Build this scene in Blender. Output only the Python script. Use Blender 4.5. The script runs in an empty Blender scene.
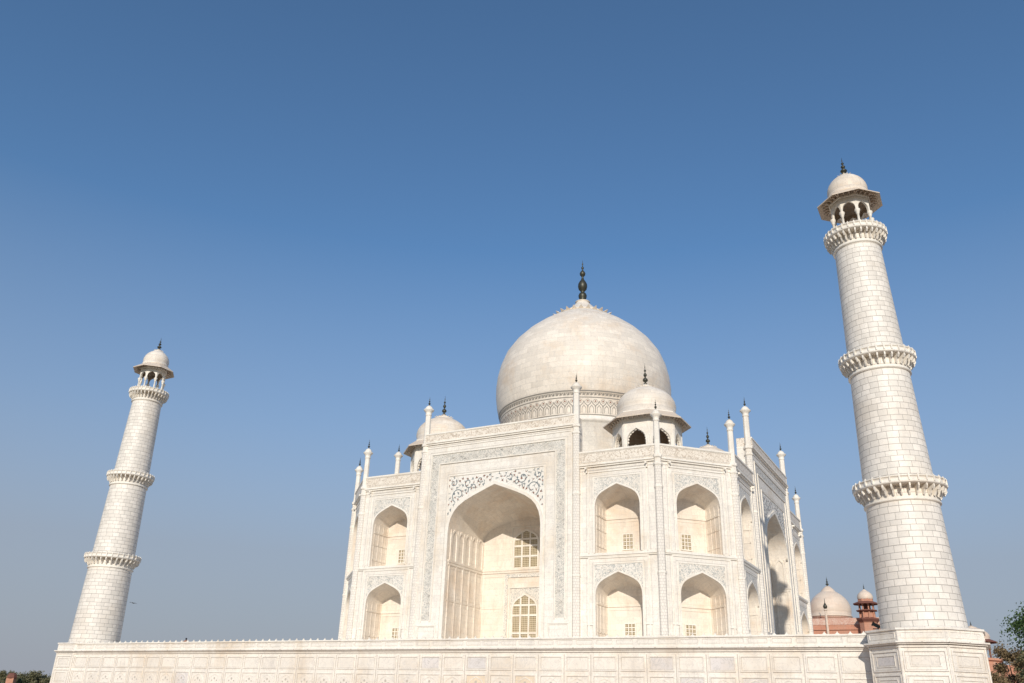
import bpy, math, random
from mathutils import Vector, Matrix
random.seed(7)
pi = math.pi
S = bpy.context.scene
COL = S.collection
# ------------------------------------------------------------------ camera
def look_matrix(yaw, pitch, roll):
    cy, sy, cp, sp = math.cos(yaw), math.sin(yaw), math.cos(pitch), math.sin(pitch)
    f = Vector((-sy*cp, cy*cp, sp)); r = Vector((cy, sy, 0)); u = r.cross(f)
    cr, sr = math.cos(roll), math.sin(roll)
    r2 = cr*r + sr*u; u2 = -sr*r + cr*u
    return Matrix((r2, u2, -f)).transposed()
cd = bpy.data.cameras.new('camera'); cam = bpy.data.objects.new('camera', cd); COL.objects.link(cam)
cd.sensor_width = 36; cd.lens = 841.4656/1024*36; cd.clip_end = 20000; cd.clip_start = 0.1
M4 = look_matrix(0.505392, 0.4183316, 0.0345589).to_4x4(); M4.translation = (53.62645, -121.62356, -5.7166)
cam.matrix_world = M4
S.camera = cam
# ------------------------------------------------------------------ world, sun, exposure
SUN_EL, SUN_AZ = math.radians(23.5), math.radians(22)          # azimuth to the right of -Y
W = bpy.data.worlds.new('World'); S.world = W; W.use_nodes = True
wn = W.node_tree.nodes; wl = W.node_tree.links
bg = wn['Background']; sky = wn.new('ShaderNodeTexSky'); sky.sky_type = 'NISHITA'; sky.sun_disc = False
sky.sun_elevation = SUN_EL; sky.sun_rotation = pi - SUN_AZ
sky.altitude = 0; sky.air_density = 1.0; sky.dust_density = 0.6; sky.ozone_density = 4.0
# dusty haze low over the horizon, clear blue above
tcw = wn.new('ShaderNodeTexCoord'); sx = wn.new('ShaderNodeSeparateXYZ'); wl.new(tcw.outputs['Generated'], sx.inputs[0])
hz = wn.new('ShaderNodeValToRGB'); wl.new(sx.outputs['Z'], hz.inputs[0]); e = hz.color_ramp.elements
e[0].position = 0.0; e[0].color = (1, 1, 1, 1); e[1].position = .50; e[1].color = (0, 0, 0, 1)
q = hz.color_ramp.elements.new(.16); q.color = (.82, .82, .82, 1)
q = hz.color_ramp.elements.new(.30); q.color = (.40, .40, .40, 1)
mxw = wn.new('ShaderNodeMix'); mxw.data_type = 'RGBA'; wl.new(hz.outputs[0], mxw.inputs[0]); 
tn = wn.new('ShaderNodeMix'); tn.data_type = 'RGBA'; tn.blend_type = 'MULTIPLY'; tn.inputs[0].default_value = 1
wl.new(sky.outputs[0], tn.inputs[6]); tn.inputs[7].default_value = (.95, 1.12, 1.15, 1); wl.new(tn.outputs[2], mxw.inputs[6])
mxw.inputs[7].default_value = (2.70, 2.88, 3.35, 1)
wl.new(mxw.outputs[2], bg.inputs[0]); bg.inputs[1].default_value = 0.105
sd = bpy.data.lights.new('sun', 'SUN'); sun = bpy.data.objects.new('sun', sd); COL.objects.link(sun)
sd.energy = 3.15; sd.angle = math.radians(0.5); sd.color = (1.0, 0.915, 0.80)
sv = Vector((math.sin(SUN_AZ)*math.cos(SUN_EL), -math.cos(SUN_AZ)*math.cos(SUN_EL), math.sin(SUN_EL)))
sun.rotation_euler = sv.to_track_quat('Z', 'Y').to_euler(); sun.location = (60, -150, 80)
S.view_settings.view_transform = 'Standard'; S.view_settings.look = 'None'
S.view_settings.exposure = 0.20; S.view_settings.gamma = 1
S.render.engine = 'CYCLES'; S.cycles.max_bounces = 8; S.cycles.diffuse_bounces = 5

# ------------------------------------------------------------------ materials
def mat(name):
    m = bpy.data.materials.new(name); m.use_nodes = True
    return m, m.node_tree.nodes, m.node_tree.links, m.node_tree.nodes['Principled BSDF']
def mixc(n, l, fac, a, b, mode='MIX'):
    x = n.new('ShaderNodeMix'); x.data_type = 'RGBA'; x.blend_type = mode
    for sock, v in ((x.inputs[0], fac), (x.inputs[6], a), (x.inputs[7], b)):
        if hasattr(v, 'is_output'): l.new(v, sock)
        elif isinstance(v, (int, float)): sock.default_value = v
        else: sock.default_value = (*v, 1)
    return x.outputs[2]
def ramp(n, l, src, a, b, va=0.0, vb=1.0):
    r = n.new('ShaderNodeMapRange'); r.inputs[1].default_value = a; r.inputs[2].default_value = b
    r.inputs[3].default_value = va; r.inputs[4].default_value = vb; r.clamp = True
    l.new(src, r.inputs[0]); return r.outputs[0]
def noise(n, l, vec, scale, detail=4, rough=.55, dist=0):
    t = n.new('ShaderNodeTexNoise'); t.inputs['Scale'].default_value = scale; t.inputs['Detail'].default_value = detail
    t.inputs['Roughness'].default_value = rough; t.inputs['Distortion'].default_value = dist
    l.new(vec, t.inputs['Vector']); return t.outputs['Fac']
def math_(n, l, op, a, b=None):
    t = n.new('ShaderNodeMath'); t.operation = op
    for i, v in enumerate((a, b)):
        if v is None: continue
        if hasattr(v, 'is_output'): l.new(v, t.inputs[i])
        else: t.inputs[i].default_value = v
    return t.outputs[0]
def marble(name, base=(.80, .735, .64), bw=1.6, bh=.6, mortar=.02, joint=(.42, .38, .33), jf=.6, var=.06, stain=.5, vein=.35, rough=.5, tint=(.66, .54, .40), shift=.5, grime=(.50, .46, .42), wob=.0, streak=.35):
    m, n, l, p = mat(name)
    tc = n.new('ShaderNodeTexCoord'); uv = tc.outputs['UV']; ob = n.new('ShaderNodeNewGeometry').outputs['Position']
    br = n.new('ShaderNodeTexBrick'); br.offset = shift
    if wob:        # courses of uneven height and blocks of uneven length
        sx = n.new('ShaderNodeSeparateXYZ'); l.new(uv, sx.inputs[0]); cb = n.new('ShaderNodeCombineXYZ')
        w1 = math_(n, l, 'MULTIPLY', math_(n, l, 'SINE', math_(n, l, 'MULTIPLY', sx.outputs[1], 2.3)), wob)
        w2 = math_(n, l, 'MULTIPLY', math_(n, l, 'SINE', math_(n, l, 'MULTIPLY', sx.outputs[1], 5.9)), wob*.35)
        l.new(math_(n, l, 'ADD', sx.outputs[1], math_(n, l, 'ADD', w1, w2)), cb.inputs[1])
        w3 = math_(n, l, 'MULTIPLY', math_(n, l, 'SINE', math_(n, l, 'MULTIPLY', sx.outputs[0], 1.9)), wob*1.3)
        l.new(math_(n, l, 'ADD', sx.outputs[0], w3), cb.inputs[0]); l.new(cb.outputs[0], br.inputs['Vector'])
        br.offset = .42; br.squash = .9; br.squash_frequency = 5
    else: l.new(uv, br.inputs['Vector'])
    br.inputs['Scale'].default_value = 1; br.inputs['Mortar Size'].default_value = mortar
    br.inputs['Mortar Smooth'].default_value = .3; br.inputs['Brick Width'].default_value = bw; br.inputs['Row Height'].default_value = bh
    br.inputs['Color1'].default_value = (0, 0, 0, 1); br.inputs['Color2'].default_value = (1, 1, 1, 1); br.inputs['Mortar'].default_value = (.5, .5, .5, 1)
    br.inputs['Bias'].default_value = 0
    sep = n.new('ShaderNodeSeparateColor'); l.new(br.outputs['Color'], sep.inputs[0]); rnd = sep.outputs[0]
    lo = tuple(c*(1-var) for c in base); hi = tuple(min(.9, c*(1+var*.6)) for c in base)
    c = mixc(n, l, rnd, lo, hi)
    big = noise(n, l, ob, .16, 6, .65, .4)
    c = mixc(n, l, math_(n, l, 'MULTIPLY', ramp(n, l, big, .5, .72), stain), c, tint)
    mp = n.new('ShaderNodeMapping'); mp.inputs['Scale'].default_value = (1, 1, .35); l.new(ob, mp.inputs['Vector'])
    md = noise(n, l, mp.outputs[0], .9, 8, .7, .6)
    c = mixc(n, l, math_(n, l, 'MULTIPLY', ramp(n, l, md, .52, .75), stain*.55), c, grime)
    mp2 = n.new('ShaderNodeMapping'); mp2.inputs['Scale'].default_value = (1, 1, .07); l.new(ob, mp2.inputs['Vector'])
    st = noise(n, l, mp2.outputs[0], 1.6, 5, .7)
    c = mixc(n, l, math_(n, l, 'MULTIPLY', math_(n, l, 'MULTIPLY', ramp(n, l, st, .52, .74), ramp(n, l, big, .35, .6)), streak), c, (.50, .45, .39))
    v = noise(n, l, ob, 1.1, 10, .62, 1.6)
    vv = math_(n, l, 'ABSOLUTE', math_(n, l, 'SUBTRACT', v, .5))
    c = mixc(n, l, math_(n, l, 'MULTIPLY', ramp(n, l, vv, .028, 0), vein), c, (.50, .47, .44))
    c = mixc(n, l, math_(n, l, 'MULTIPLY', br.outputs['Fac'], jf), c, joint)
    l.new(c, p.inputs['Base Color']); p.inputs['Roughness'].default_value = rough
    try: p.inputs['Specular IOR Level'].default_value = .35
    except Exception: pass
    fine = noise(n, l, ob, 5, 5, .6)
    h = math_(n, l, 'SUBTRACT', math_(n, l, 'MULTIPLY', fine, .25), br.outputs['Fac'])
    b = n.new('ShaderNodeBump'); b.inputs['Strength'].default_value = .35; b.inputs['Distance'].default_value = .03
    l.new(h, b.inputs['Height']); l.new(b.outputs[0], p.inputs['Normal'])
    return m
def inlay(name, scale, base=(.80, .745, .66), dark=(.16, .19, .19), width=.03, dots=.0, dotcol=(.22, .10, .06), amount=1.0, dist=1.2):
    """white marble set with curling dark stone lines and small flower dots"""
    m, n, l, p = mat(name)
    uv = n.new('ShaderNodeTexCoord').outputs['UV']
    ob = n.new('ShaderNodeNewGeometry').outputs['Position']
    v = noise(n, l, uv, scale, 1.5, .5, dist)
    a = math_(n, l, 'ABSOLUTE', math_(n, l, 'SUBTRACT', v, .5))
    line = ramp(n, l, a, width, width*.35)
    v2 = noise(n, l, uv, scale*1.7, 1.0, .5, dist*1.5)
    a2 = math_(n, l, 'ABSOLUTE', math_(n, l, 'SUBTRACT', v2, .45))
    line = math_(n, l, 'MAXIMUM', line, ramp(n, l, a2, width*.9, width*.3))
    big = noise(n, l, ob, .5, 5, .6)
    c = mixc(n, l, ramp(n, l, big, .45, .75, 0, .4), base, (.66, .56, .43))
    c = mixc(n, l, math_(n, l, 'MULTIPLY', line, amount), c, dark)
    if dots:
        vo = n.new('ShaderNodeTexVoronoi'); vo.inputs['Scale'].default_value = dots; vo.inputs['Randomness'].default_value = .75
        l.new(uv, vo.inputs['Vector'])
        c = mixc(n, l, math_(n, l, 'MULTIPLY', ramp(n, l, vo.outputs['Distance'], .24, .14), amount), c, dotcol)
    l.new(c, p.inputs['Base Color']); p.inputs['Roughness'].default_value = .45
    return m
def plain(name, col, rough=.6, metal=0.0, nscale=0, ncol=None, amt=.6):
    m, n, l, p = mat(name)
    if nscale:
        ob = n.new('ShaderNodeNewGeometry').outputs['Position']
        c = mixc(n, l, ramp(n, l, noise(n, l, ob, nscale, 6, .65), .38, .68, 0, amt), col, ncol)
        l.new(c, p.inputs['Base Color'])
    else: p.inputs['Base Color'].default_value = (*col, 1)
    p.inputs['Roughness'].default_value = rough; p.inputs['Metallic'].default_value = metal
    return m
WHITE = (.825, .775, .695)
M_wall = marble('tomb_marble', WHITE, 1.9, .72, .022, jf=.30, var=.07, stain=.75, vein=.5)
M_trim = marble('trim_marble', (.835, .785, .70), 2.4, 1.1, .015, jf=.15, stain=.55, vein=.35)
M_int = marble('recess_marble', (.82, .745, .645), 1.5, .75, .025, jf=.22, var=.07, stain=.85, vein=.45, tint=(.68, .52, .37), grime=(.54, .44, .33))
M_dome = marble('dome_marble', (.80, .722, .62), 2.2, .9, .03, jf=.38, var=.10, stain=.95, vein=.5, tint=(.70, .55, .40), grime=(.56, .47, .38))
M_brick = marble('shaft_marble', (.80, .748, .672), 1.0, .49, .022, joint=(.20, .18, .16), jf=.72, var=.12, wob=.055, stain=.35, vein=.3)
M_chev = marble('column_marble', (.80, .75, .675), .42, .33, .03, joint=(.40, .36, .31), jf=.5, var=.05, stain=.3)
M_plinth = marble('platform_marble', (.82, .77, .69), 2.55, 3.0, .02, jf=.3, var=.06, stain=.8, vein=.5)
M_pan = [marble('panel_marble_a', (.82, .765, .68), 3, 3, .0, jf=0, stain=.5, vein=.5),
         marble('panel_marble_b', (.80, .74, .655), 3, 3, .0, jf=0, stain=.8, vein=.5),
         marble('panel_marble_c', (.70, .66, .63), 3, 3, .0, jf=0, stain=.6, vein=.9),
         marble('panel_marble_d', (.80, .66, .49), 3, 3, .0, jf=0, stain=.9, vein=.4)]
M_line = plain('dark_inlay_line', (.44, .41, .37), .5, nscale=3, ncol=(.54, .49, .43))
M_gap = plain('panel_joint', (.50, .45, .39), .7)
M_call = inlay('calligraphy_inlay', 2.6, dark=(.17, .20, .20), width=.06, dist=2.0, amount=.62)
M_spand = inlay('flower_inlay', 1.0, dark=(.19, .22, .23), width=.022, dots=1.55, amount=.8, base=(.82, .775, .70))
M_spand2 = inlay('pale_flower_inlay', 2.1, dark=(.27, .30, .30), width=.045, dots=3.2, dotcol=(.36, .25, .18), amount=.7)
M_par = inlay('parapet_carving', 1.3, dark=(.42, .34, .26), width=.035, dots=2.6, dotcol=(.46, .33, .24), amount=.7, base=(.80, .73, .63))
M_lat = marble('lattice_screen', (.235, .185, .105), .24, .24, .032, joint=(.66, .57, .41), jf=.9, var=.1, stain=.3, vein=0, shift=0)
M_fin = plain('dark_bronze', (.045, .05, .045), .45, .5, 6, (.12, .10, .05))
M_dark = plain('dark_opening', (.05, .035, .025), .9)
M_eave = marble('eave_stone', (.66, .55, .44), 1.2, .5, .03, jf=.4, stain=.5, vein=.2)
M_inshade = marble('shaded_inner_stone', (.30, .215, .145), 1.2, .5, .03, jf=.4, stain=.6, vein=.1)  # kiosk inner walls and ceilings: interior shade painted into the colour, plus some weathering
M_red = marble('red_sandstone', (.54, .26, .17), 1.4, .5, .03, joint=(.25, .11, .08), jf=.4, stain=.6, vein=.0, tint=(.52, .30, .20), grime=(.25, .12, .09), rough=.8)
M_redd = plain('dark_red_stone', (.20, .075, .05), .8, nscale=1, ncol=(.12, .05, .04))
M_redp = inlay('red_parapet_carving', 1.1, base=(.54, .29, .21), dark=(.72, .60, .50), width=.05, dots=0, amount=.6)
M_pink = marble('stained_white_dome', (.72, .59, .47), 1.8, .8, .02, jf=.2, stain=.7, tint=(.62, .42, .30))

# ------------------------------------------------------------------ mesh builder
class MB:
    def __init__(s): s.v = []; s.f = []; s.uv = []; s.m = []; s.sm = []
    def face(s, pts, uv=None, m=0, smooth=False):
        pts = [Vector(p) for p in pts]
        if uv is None:
            n = Vector((0, 0, 0))
            for i in range(len(pts)):
                a, b = pts[i], pts[(i+1) % len(pts)]
                n += Vector(((a.y-b.y)*(a.z+b.z), (a.z-b.z)*(a.x+b.x), (a.x-b.x)*(a.y+b.y)))
            if n.length > 0: n.normalize()
            if abs(n.z) > .8: uv = [(p.x, p.y) for p in pts]
            else:
                t = Vector((-n.y, n.x, 0)).normalized(); uv = [(p.dot(t), p.z) for p in pts]
        i = len(s.v); s.v += [tuple(p) for p in pts]; s.f.append(tuple(range(i, i+len(pts)))); s.uv.append(uv); s.m.append(m); s.sm.append(smooth)
    def box(s, x0, x1, y0, y1, z0, z1, P=None, m=0):
        P = P or (lambda a, b, c: Vector((a, b, c)))
        c = [P(x, y, z) for z in (z0, z1) for y in (y0, y1) for x in (x0, x1)]
        for q in ((0, 2, 3, 1), (4, 5, 7, 6), (0, 1, 5, 4), (1, 3, 7, 5), (3, 2, 6, 7), (2, 0, 4, 6)): s.face([c[i] for i in q], m=m)
    def lathe(s, prof, seg=32, c=(0, 0), m=0, smooth=True, rot=0, a0=0, a1=2*pi):
        full = abs(a1-a0-2*pi) < 1e-6
        R = max(r for r, z in prof)
        if seg <= 8: smooth = False
        vv = [0.0]
        for i in range(1, len(prof)): vv.append(vv[-1]+math.hypot(prof[i][0]-prof[i-1][0], prof[i][1]-prof[i-1][1]))
        for k in range(seg):
            t0 = a0+(a1-a0)*k/seg+rot; t1 = a0+(a1-a0)*(k+1)/seg+rot
            for i in range(len(prof)-1):
                (r0, z0), (r1, z1) = prof[i], prof[i+1]
                if abs(r0-r1)+abs(z0-z1) < 1e-6: continue
                q = [(r0, t0, z0), (r0, t1, z0), (r1, t1, z1), (r1, t0, z1)]
                uv = [(R*t0, vv[i]+prof[0][1]), (R*t1, vv[i]+prof[0][1]), (R*t1, vv[i+1]+prof[0][1]), (R*t0, vv[i+1]+prof[0][1])]
                if r0 < 1e-4: q = q[1:]; uv = uv[1:]
                elif r1 < 1e-4: q = q[:3]; uv = uv[:3]
                s.face([(c[0]+r*math.cos(t), c[1]+r*math.sin(t), z) for r, t, z in q], uv, m, smooth)
    def ribbon(s, P, pts, w, d=.02, m=0):
        """flat strip of width w along a 2-D polyline, laid on the surface P(u, d, z)"""
        for i in range(len(pts)-1):
            (u0, z0), (u1, z1) = pts[i], pts[i+1]; L = math.hypot(u1-u0, z1-z0)
            if L < 1e-6: continue
            nu, nz = -(z1-z0)/L*w/2, (u1-u0)/L*w/2
            s.face([P(u0+nu, d, z0+nz), P(u0-nu, d, z0-nz), P(u1-nu, d, z1-nz), P(u1+nu, d, z1+nz)], m=m)
    def disc(s, P, u, z, r, d=.024, n=8, m=0):
        s.face([P(u+r*math.cos(2*pi*k/n), d, z+r*math.sin(2*pi*k/n)) for k in range(n)], m=m)
    def frame(s, P, u0, u1, z0, z1, w, d0, d1, m=0):
        """raised rectangular moulding"""
        for a, b, c, e in ((u0, u1, z1-w, z1), (u0, u1, z0, z0+w), (u0, u0+w, z0+w, z1-w), (u1-w, u1, z0+w, z1-w)): s.box(a, b, d0, d1, c, e, P, m)
    def uframe(s, P, u0, u1, z0, z1, w, d0, d1, m=0):
        for a, b, c, e in ((u0, u1, z1-w, z1), (u0, u0+w, z0, z1-w), (u1-w, u1, z0, z1-w)): s.box(a, b, d0, d1, c, e, P, m)
    def build(s, name, mats, parent=None, weld=True):
        me = bpy.data.meshes.new(name); me.from_pydata(s.v, [], s.f)
        if not isinstance(mats, (list, tuple)): mats = [mats]
        for x in mats: me.materials.append(x)
        me.polygons.foreach_set('material_index', s.m)
        me.polygons.foreach_set('use_smooth', s.sm)
        lay = me.uv_layers.new(name='uv'); flat = []
        for u in s.uv:
            for a in u: flat += [a[0], a[1]]
        lay.data.foreach_set('uv', flat)
        if weld:
            import bmesh
            bm = bmesh.new(); bm.from_mesh(me); bmesh.ops.remove_doubles(bm, verts=bm.verts, dist=.0005)
            bm.to_mesh(me); bm.free()
        me.update()
        o = bpy.data.objects.new(name, me); COL.objects.link(o)
        if parent: o.parent = parent
        return o
def tag(o, label=None, cat=None, group=None, kind=None):
    if label: o['label'] = label
    if cat: o['category'] = cat
    if group: o['group'] = group
    if kind: o['kind'] = kind
    return o
def empty(name, loc, label, cat, group=None, rot=(0, 0, 0)):
    o = bpy.data.objects.new(name, None); COL.objects.link(o); o.location = loc; o.rotation_euler = rot
    o.empty_display_size = .5
    return tag(o, label, cat, group)
def copy_tree(o, parent=None):
    c = o.copy(); COL.objects.link(c)
    if parent: c.parent = parent
    for ch in [x for x in bpy.data.objects if x.parent == o]: copy_tree(ch, c)
    return c
def frame_of(O, t, n):
    O = Vector(O); t = Vector(t); n = Vector(n)
    return lambda u, d, z: Vector((O.x+t.x*u+n.x*d, O.y+t.y*u+n.y*d, z))
ARCH = [(1, 0), (.988, .15), (.955, .30), (.895, .44), (.80, .565), (.66, .675), (.48, .775), (.25, .885), (0, 1)]
def arch_pts(c, hw, zs, za):
    L = [(c-hw*a, zs+(za-zs)*b) for a, b in ARCH]; return L+[(c+hw*a, zs+(za-zs)*b) for a, b in reversed(ARCH[:-1])]
def cell(mb, P, u0, u1, z0, z1, c, hw, zb, zs, za, d=0, m=0):
    """rectangular wall field with a pointed-arch opening"""
    A = arch_pts(c, hw, zs, za)
    if zb > z0: mb.face([P(u0, d, z0), P(u1, d, z0), P(u1, d, zb), P(u0, d, zb)], m=m)
    mb.face([P(u0, d, zb), P(c-hw, d, zb), P(c-hw, d, zs), P(c-hw, d, z1), P(u0, d, z1)], m=m)
    mb.face([P(c+hw, d, zb), P(u1, d, zb), P(u1, d, z1), P(c+hw, d, z1), P(c+hw, d, zs)], m=m)
    for i in range(len(A)-1):
        a, b = A[i], A[i+1]; mb.face([P(a[0], d, a[1]), P(b[0], d, b[1]), P(b[0], d, z1), P(a[0], d, z1)], m=m)
def arch_band(mb, P, c, hw, zb, zs, za, w, d0, d1, m=0):
    """raised moulding that follows the edge of an arched opening"""
    A = [(c-hw, zb)]+arch_pts(c, hw, zs, za)+[(c+hw, zb)]
    k = (za-zs+w*1.25)/(za-zs)
    B = [(c-hw-w, zb)]+[(c+(x-c)*(hw+w)/hw, zs+(z-zs)*k) for x, z in A[1:-1]]+[(c+hw+w, zb)]
    for i in range(len(A)-1):
        a, b, e, f = A[i], A[i+1], B[i+1], B[i]
        mb.face([P(a[0], d1, a[1]), P(b[0], d1, b[1]), P(e[0], d1, e[1]), P(f[0], d1, f[1])], m=m)
        mb.face([P(f[0], d0, f[1]), P(e[0], d0, e[1]), P(e[0], d1, e[1]), P(f[0], d1, f[1])], m=m)
        mb.face([P(a[0], d0, a[1]), P(b[0], d0, b[1]), P(b[0], d1, b[1]), P(a[0], d1, a[1])], m=m)
def recess(mb, P, c, hw, zb, zs, za, D, m=0, mback=0, d0=0, drop=.40, steps=10):
    """walls, floor and pointed vault of a recess; the vault curves down towards the back wall"""
    for sg in (-1, 1):
        mb.face([P(c+sg*hw, d0, zb), P(c+sg*hw, d0, zs), P(c+sg*hw, -D, zs), P(c+sg*hw, -D, zb)], [(0, zb), (0, zs), (D, zs), (D, zb)], m)
    def sec(t):
        k = 1-drop*t**2.2; return [(x, d0+(-D-d0)*t, zs+(z-zs)*k) for x, z in arch_pts(c, hw, zs, za)]
    L = [0]; A0 = arch_pts(c, hw, zs, za)
    for a, b in zip(A0, A0[1:]): L.append(L[-1]+math.hypot(b[0]-a[0], b[1]-a[1]))
    half = L[len(A0)//2]
    for q in range(steps):
        a, b = sec(q/steps), sec((q+1)/steps); y0, y1 = D*q/steps, D*(q+1)/steps
        for i in range(len(a)-1):
            l0, l1 = L[i], L[i+1]
            mb.face([P(*a[i]), P(*a[i+1]), P(*b[i+1]), P(*b[i])], [(y0, zs+l0), (y0, zs+l1), (y1, zs+l1), (y1, zs+l0)], m, True)
    B = sec(1)
    mb.face([P(c-hw, -D, zb)]+[P(*p) for p in B]+[P(c+hw, -D, zb)], m=mback)
    mb.face([P(c-hw, d0, zb), P(c+hw, d0, zb), P(c+hw, -D, zb), P(c-hw, -D, zb)], m=m)
def spandrel(mb, P, c, hw, zs, za, z1, uw, d, m=0, z0=None):
    """carved field between arch and its rectangular frame; drawn as a 3 cm slab"""
    k = 1.0; hw2 = hw; A = arch_pts(c, hw2, zs, za)
    for i in range(len(A)-1):
        a, b = A[i], A[i+1]; mb.face([P(a[0], d, a[1]), P(b[0], d, b[1]), P(b[0], d, z1), P(a[0], d, z1)], m=m)
    if uw > hw:
        for sgn in (-1, 1):
            mb.face([P(c+sgn*hw, d, zs), P(c+sgn*uw, d, zs), P(c+sgn*uw, d, z1), P(c+sgn*hw, d, z1)], m=m)

# ------------------------------------------------------------------ finial
def finial_mb(h, r, z0=0.0, c=(0, 0), spike=True, m=0, seg=14):
    prof = [(.30, 0), (.62, .015), (.75, .05), (.35, .10), (.30, .13), (.85, .17), (1.0, .22), (.80, .28), (.32, .32), (.26, .37), (.55, .41), (.66, .46), (.5, .51), (.2, .55),
            (.16, .60), (.42, .635), (.42, .67), (.14, .71), (.10, .78), (.20, .82), (.08, .86), (.03, 1.0), (0, 1.0)]
    mb = MB(); mb.lathe([(a*r, z0+b*h) for a, b in prof], seg, c, m); return mb

# ================================================================== STRUCTURE: ground
G = -7.3
mb = MB(); mb.face([(-4000, -4000, G), (4000, -4000, G), (4000, 4000, G), (-4000, 4000, G)])
ground = mb.build('ground', plain('dry_grass_ground', (.13, .13, .06), .95, nscale=.08, ncol=(.24, .19, .11))); tag(ground, kind='structure')
mb = MB(); mb.box(-150, 150, -75, 175, G-.3, G+.35); 
terr = mb.build('terrace', marble('terrace_paving', (.46, .33, .26), 1.2, .6, .03, joint=(.25, .2, .16), jf=.5, stain=.5, rough=.8)); tag(terr, kind='structure')
mb = MB(); mb.box(25, 90, -160, -75.01, G-.3, G+.20)
pv = mb.build('path', marble('path_paving', (.40, .29, .22), 1.0, .6, .03, joint=(.25, .2, .16), jf=.5, stain=.5, rough=.85)); tag(pv, kind='structure')

# ================================================================== PLATFORM (plinth)
XL, XR, YF, YB = -48.2, 49.4, -49.4, 49.4
AP = 3.75
plinth = empty('marble_platform', (1.2, 0, G+.35), 'high white marble platform with panelled wall that carries the tomb and the towers', 'platform')
PZ = G+.35
ORI = Vector((1.2, 0, PZ))
def rel(P): return lambda u, d, z: P(u, d, z)-ORI
def panel_rows(mb, P, u0, u1, step, rows=((-1.95, -.72), (-3.75, -2.3), (-5.6, -4.1)), gap=.36, double=False):
    n = max(1, round((u1-u0)/step)); st = (u1-u0)/n
    for i in range(n):
        a, b = u0+i*st+gap/2, u0+(i+1)*st-gap/2
        for k, (z0, z1) in enumerate(rows):
            rr = random.random(); mi = 1 if rr < .58 else 2 if rr < .83 else 3 if rr < .94 else 4
            mb.box(a, b, 0, .014, z0, z1, P, 0)
            mb.frame(P, a, b, z0, z1, .10, .014, .07, 0)
            mb.frame(P, a+.10, b-.10, z0+.10, z1-.10, .035, .014, .02, 5)
            if double:
                mb.frame(P, a+.42, b-.42, z0+.30, z1-.30, .07, .014, .05, 0); mb.frame(P, a+.49, b-.49, z0+.37, z1-.37, .03, .014, .02, 5)
                mb.box(a+.54, b-.54, .014, .024, z0+.42, z1-.42, P, mi)
            else:
                mb.box(a+.15, b-.15, .014, .024, z0+.15, z1-.15, P, mi)
                if k >= 1:          # carved cusped arch in the lower panels
                    c = (a+b)/2; hw = (b-a)/2-.38; arch_band(mb, P, c, hw, z0+.18, z0+.5, z1-.28, .07, .024, .05, 0)
                    for q in (-.35, 0, .35): mb.disc(P, c+q, z0+.55+(.22 if q == 0 else 0), .13 if q == 0 else .09, .03, 7, 5)
        mb.box(u0+i*st-.03, u0+i*st+.03, 0, .012, -6.9, -.6, P, 5)
mats_pl = [M_plinth]+M_pan+[M_gap]
# wall sheets: front, right, left, back with the terrace floor on top
mb = MB()
Pf = frame_of((0, YF, 0), (1, 0, 0), (0, -1, 0)); Pr = frame_of((XR, 0, 0), (0, 1, 0), (1, 0, 0))
Pl = frame_of((XL, 0, 0), (0, -1, 0), (-1, 0, 0)); Pb = frame_of((0, YB, 0), (-1, 0, 0), (0, 1, 0))
ends = {0: (Pf, XL, XR), 1: (Pr, YF, YB), 2: (Pl, -YB, -YF), 3: (Pb, -XR, -XL)}
for P, a, b in ends.values():
    R_ = rel(P); mb.face([R_(a, 0, PZ), R_(b, 0, PZ), R_(b, 0, 0), R_(a, 0, 0)])
mb.face([rel(lambda x, y, z: Vector((x, y, z)))(x, y, 0) for x, y in ((XL, YF), (XR, YF), (XR, YB), (XL, YB))])
mb.build('wall', mats_pl, plinth)
mb = MB()
panel_rows(mb, rel(Pf), XL+1.7, XR-AP, 2.55); panel_rows(mb, rel(Pr), YF+AP, YB-AP, 2.55)
mb.build('panelling', mats_pl, plinth)
def parapet(mb, P, a, b, ta=.12, inner=True):
    mb.box(a, b, -.25, .10, 0.0, .70, P, 0)
    mb.box(a, b, -.30, .20, .70, .80, P, 0)
    mb.box(a, b, -.05, .42, -.13, -.02, P, 0); mb.box(a, b, -.05, .25, -.24, -.13, P, 0); mb.box(a, b, -.02, .12, -.40, -.24, P, 0)
    mb.box(a, b, -.05, .30, -.02, 0.06, P, 0)
    n = max(1, round((b-a)/1.9)); st = (b-a)/n
    for i in range(n):
        mb.frame(P, a+i*st+.15, a+(i+1)*st-.15, .20, .62, .045, .10, .125, 0)
        mb.frame(P, a+i*st+.20, a+(i+1)*st-.20, .25, .57, .02, .10, .105, 5)
        mb.box(a+i*st-.07, a+i*st+.07, .25, .422, -.12, -.05, P, 5)
def crest(mb, P, a, b):
    n = max(1, round((b-a)/.95)); st = (b-a)/n
    mb.box(a, b, -.10, .10, .78, .84, P)
    for i in range(n):
        c = a+(i+.5)*st
        q = [(c-.14, .83), (c-.15, .87), (c-.07, .92), (c, 1.05), (c+.07, .92), (c+.15, .87), (c+.14, .83)]
        mb.face([P(x, .06, z) for x, z in q]); mb.face([P(x, -.06, z) for x, z in reversed(q)])
        for j in range(6): mb.face([P(q[j][0], .06, q[j][1]), P(q[j][0], -.06, q[j][1]), P(q[j+1][0], -.06, q[j+1][1]), P(q[j+1][0], .06, q[j+1][1])])
mb = MB(); cb = MB()
for P, a, b in ends.values(): a2 = a+(1.3 if P is Pf else AP); parapet(mb, rel(P), a2, b-AP); crest(cb, rel(P), a2, b-AP)
mb.build('parapet', mats_pl, plinth); cb.build('cresting', M_trim, plinth)
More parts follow.
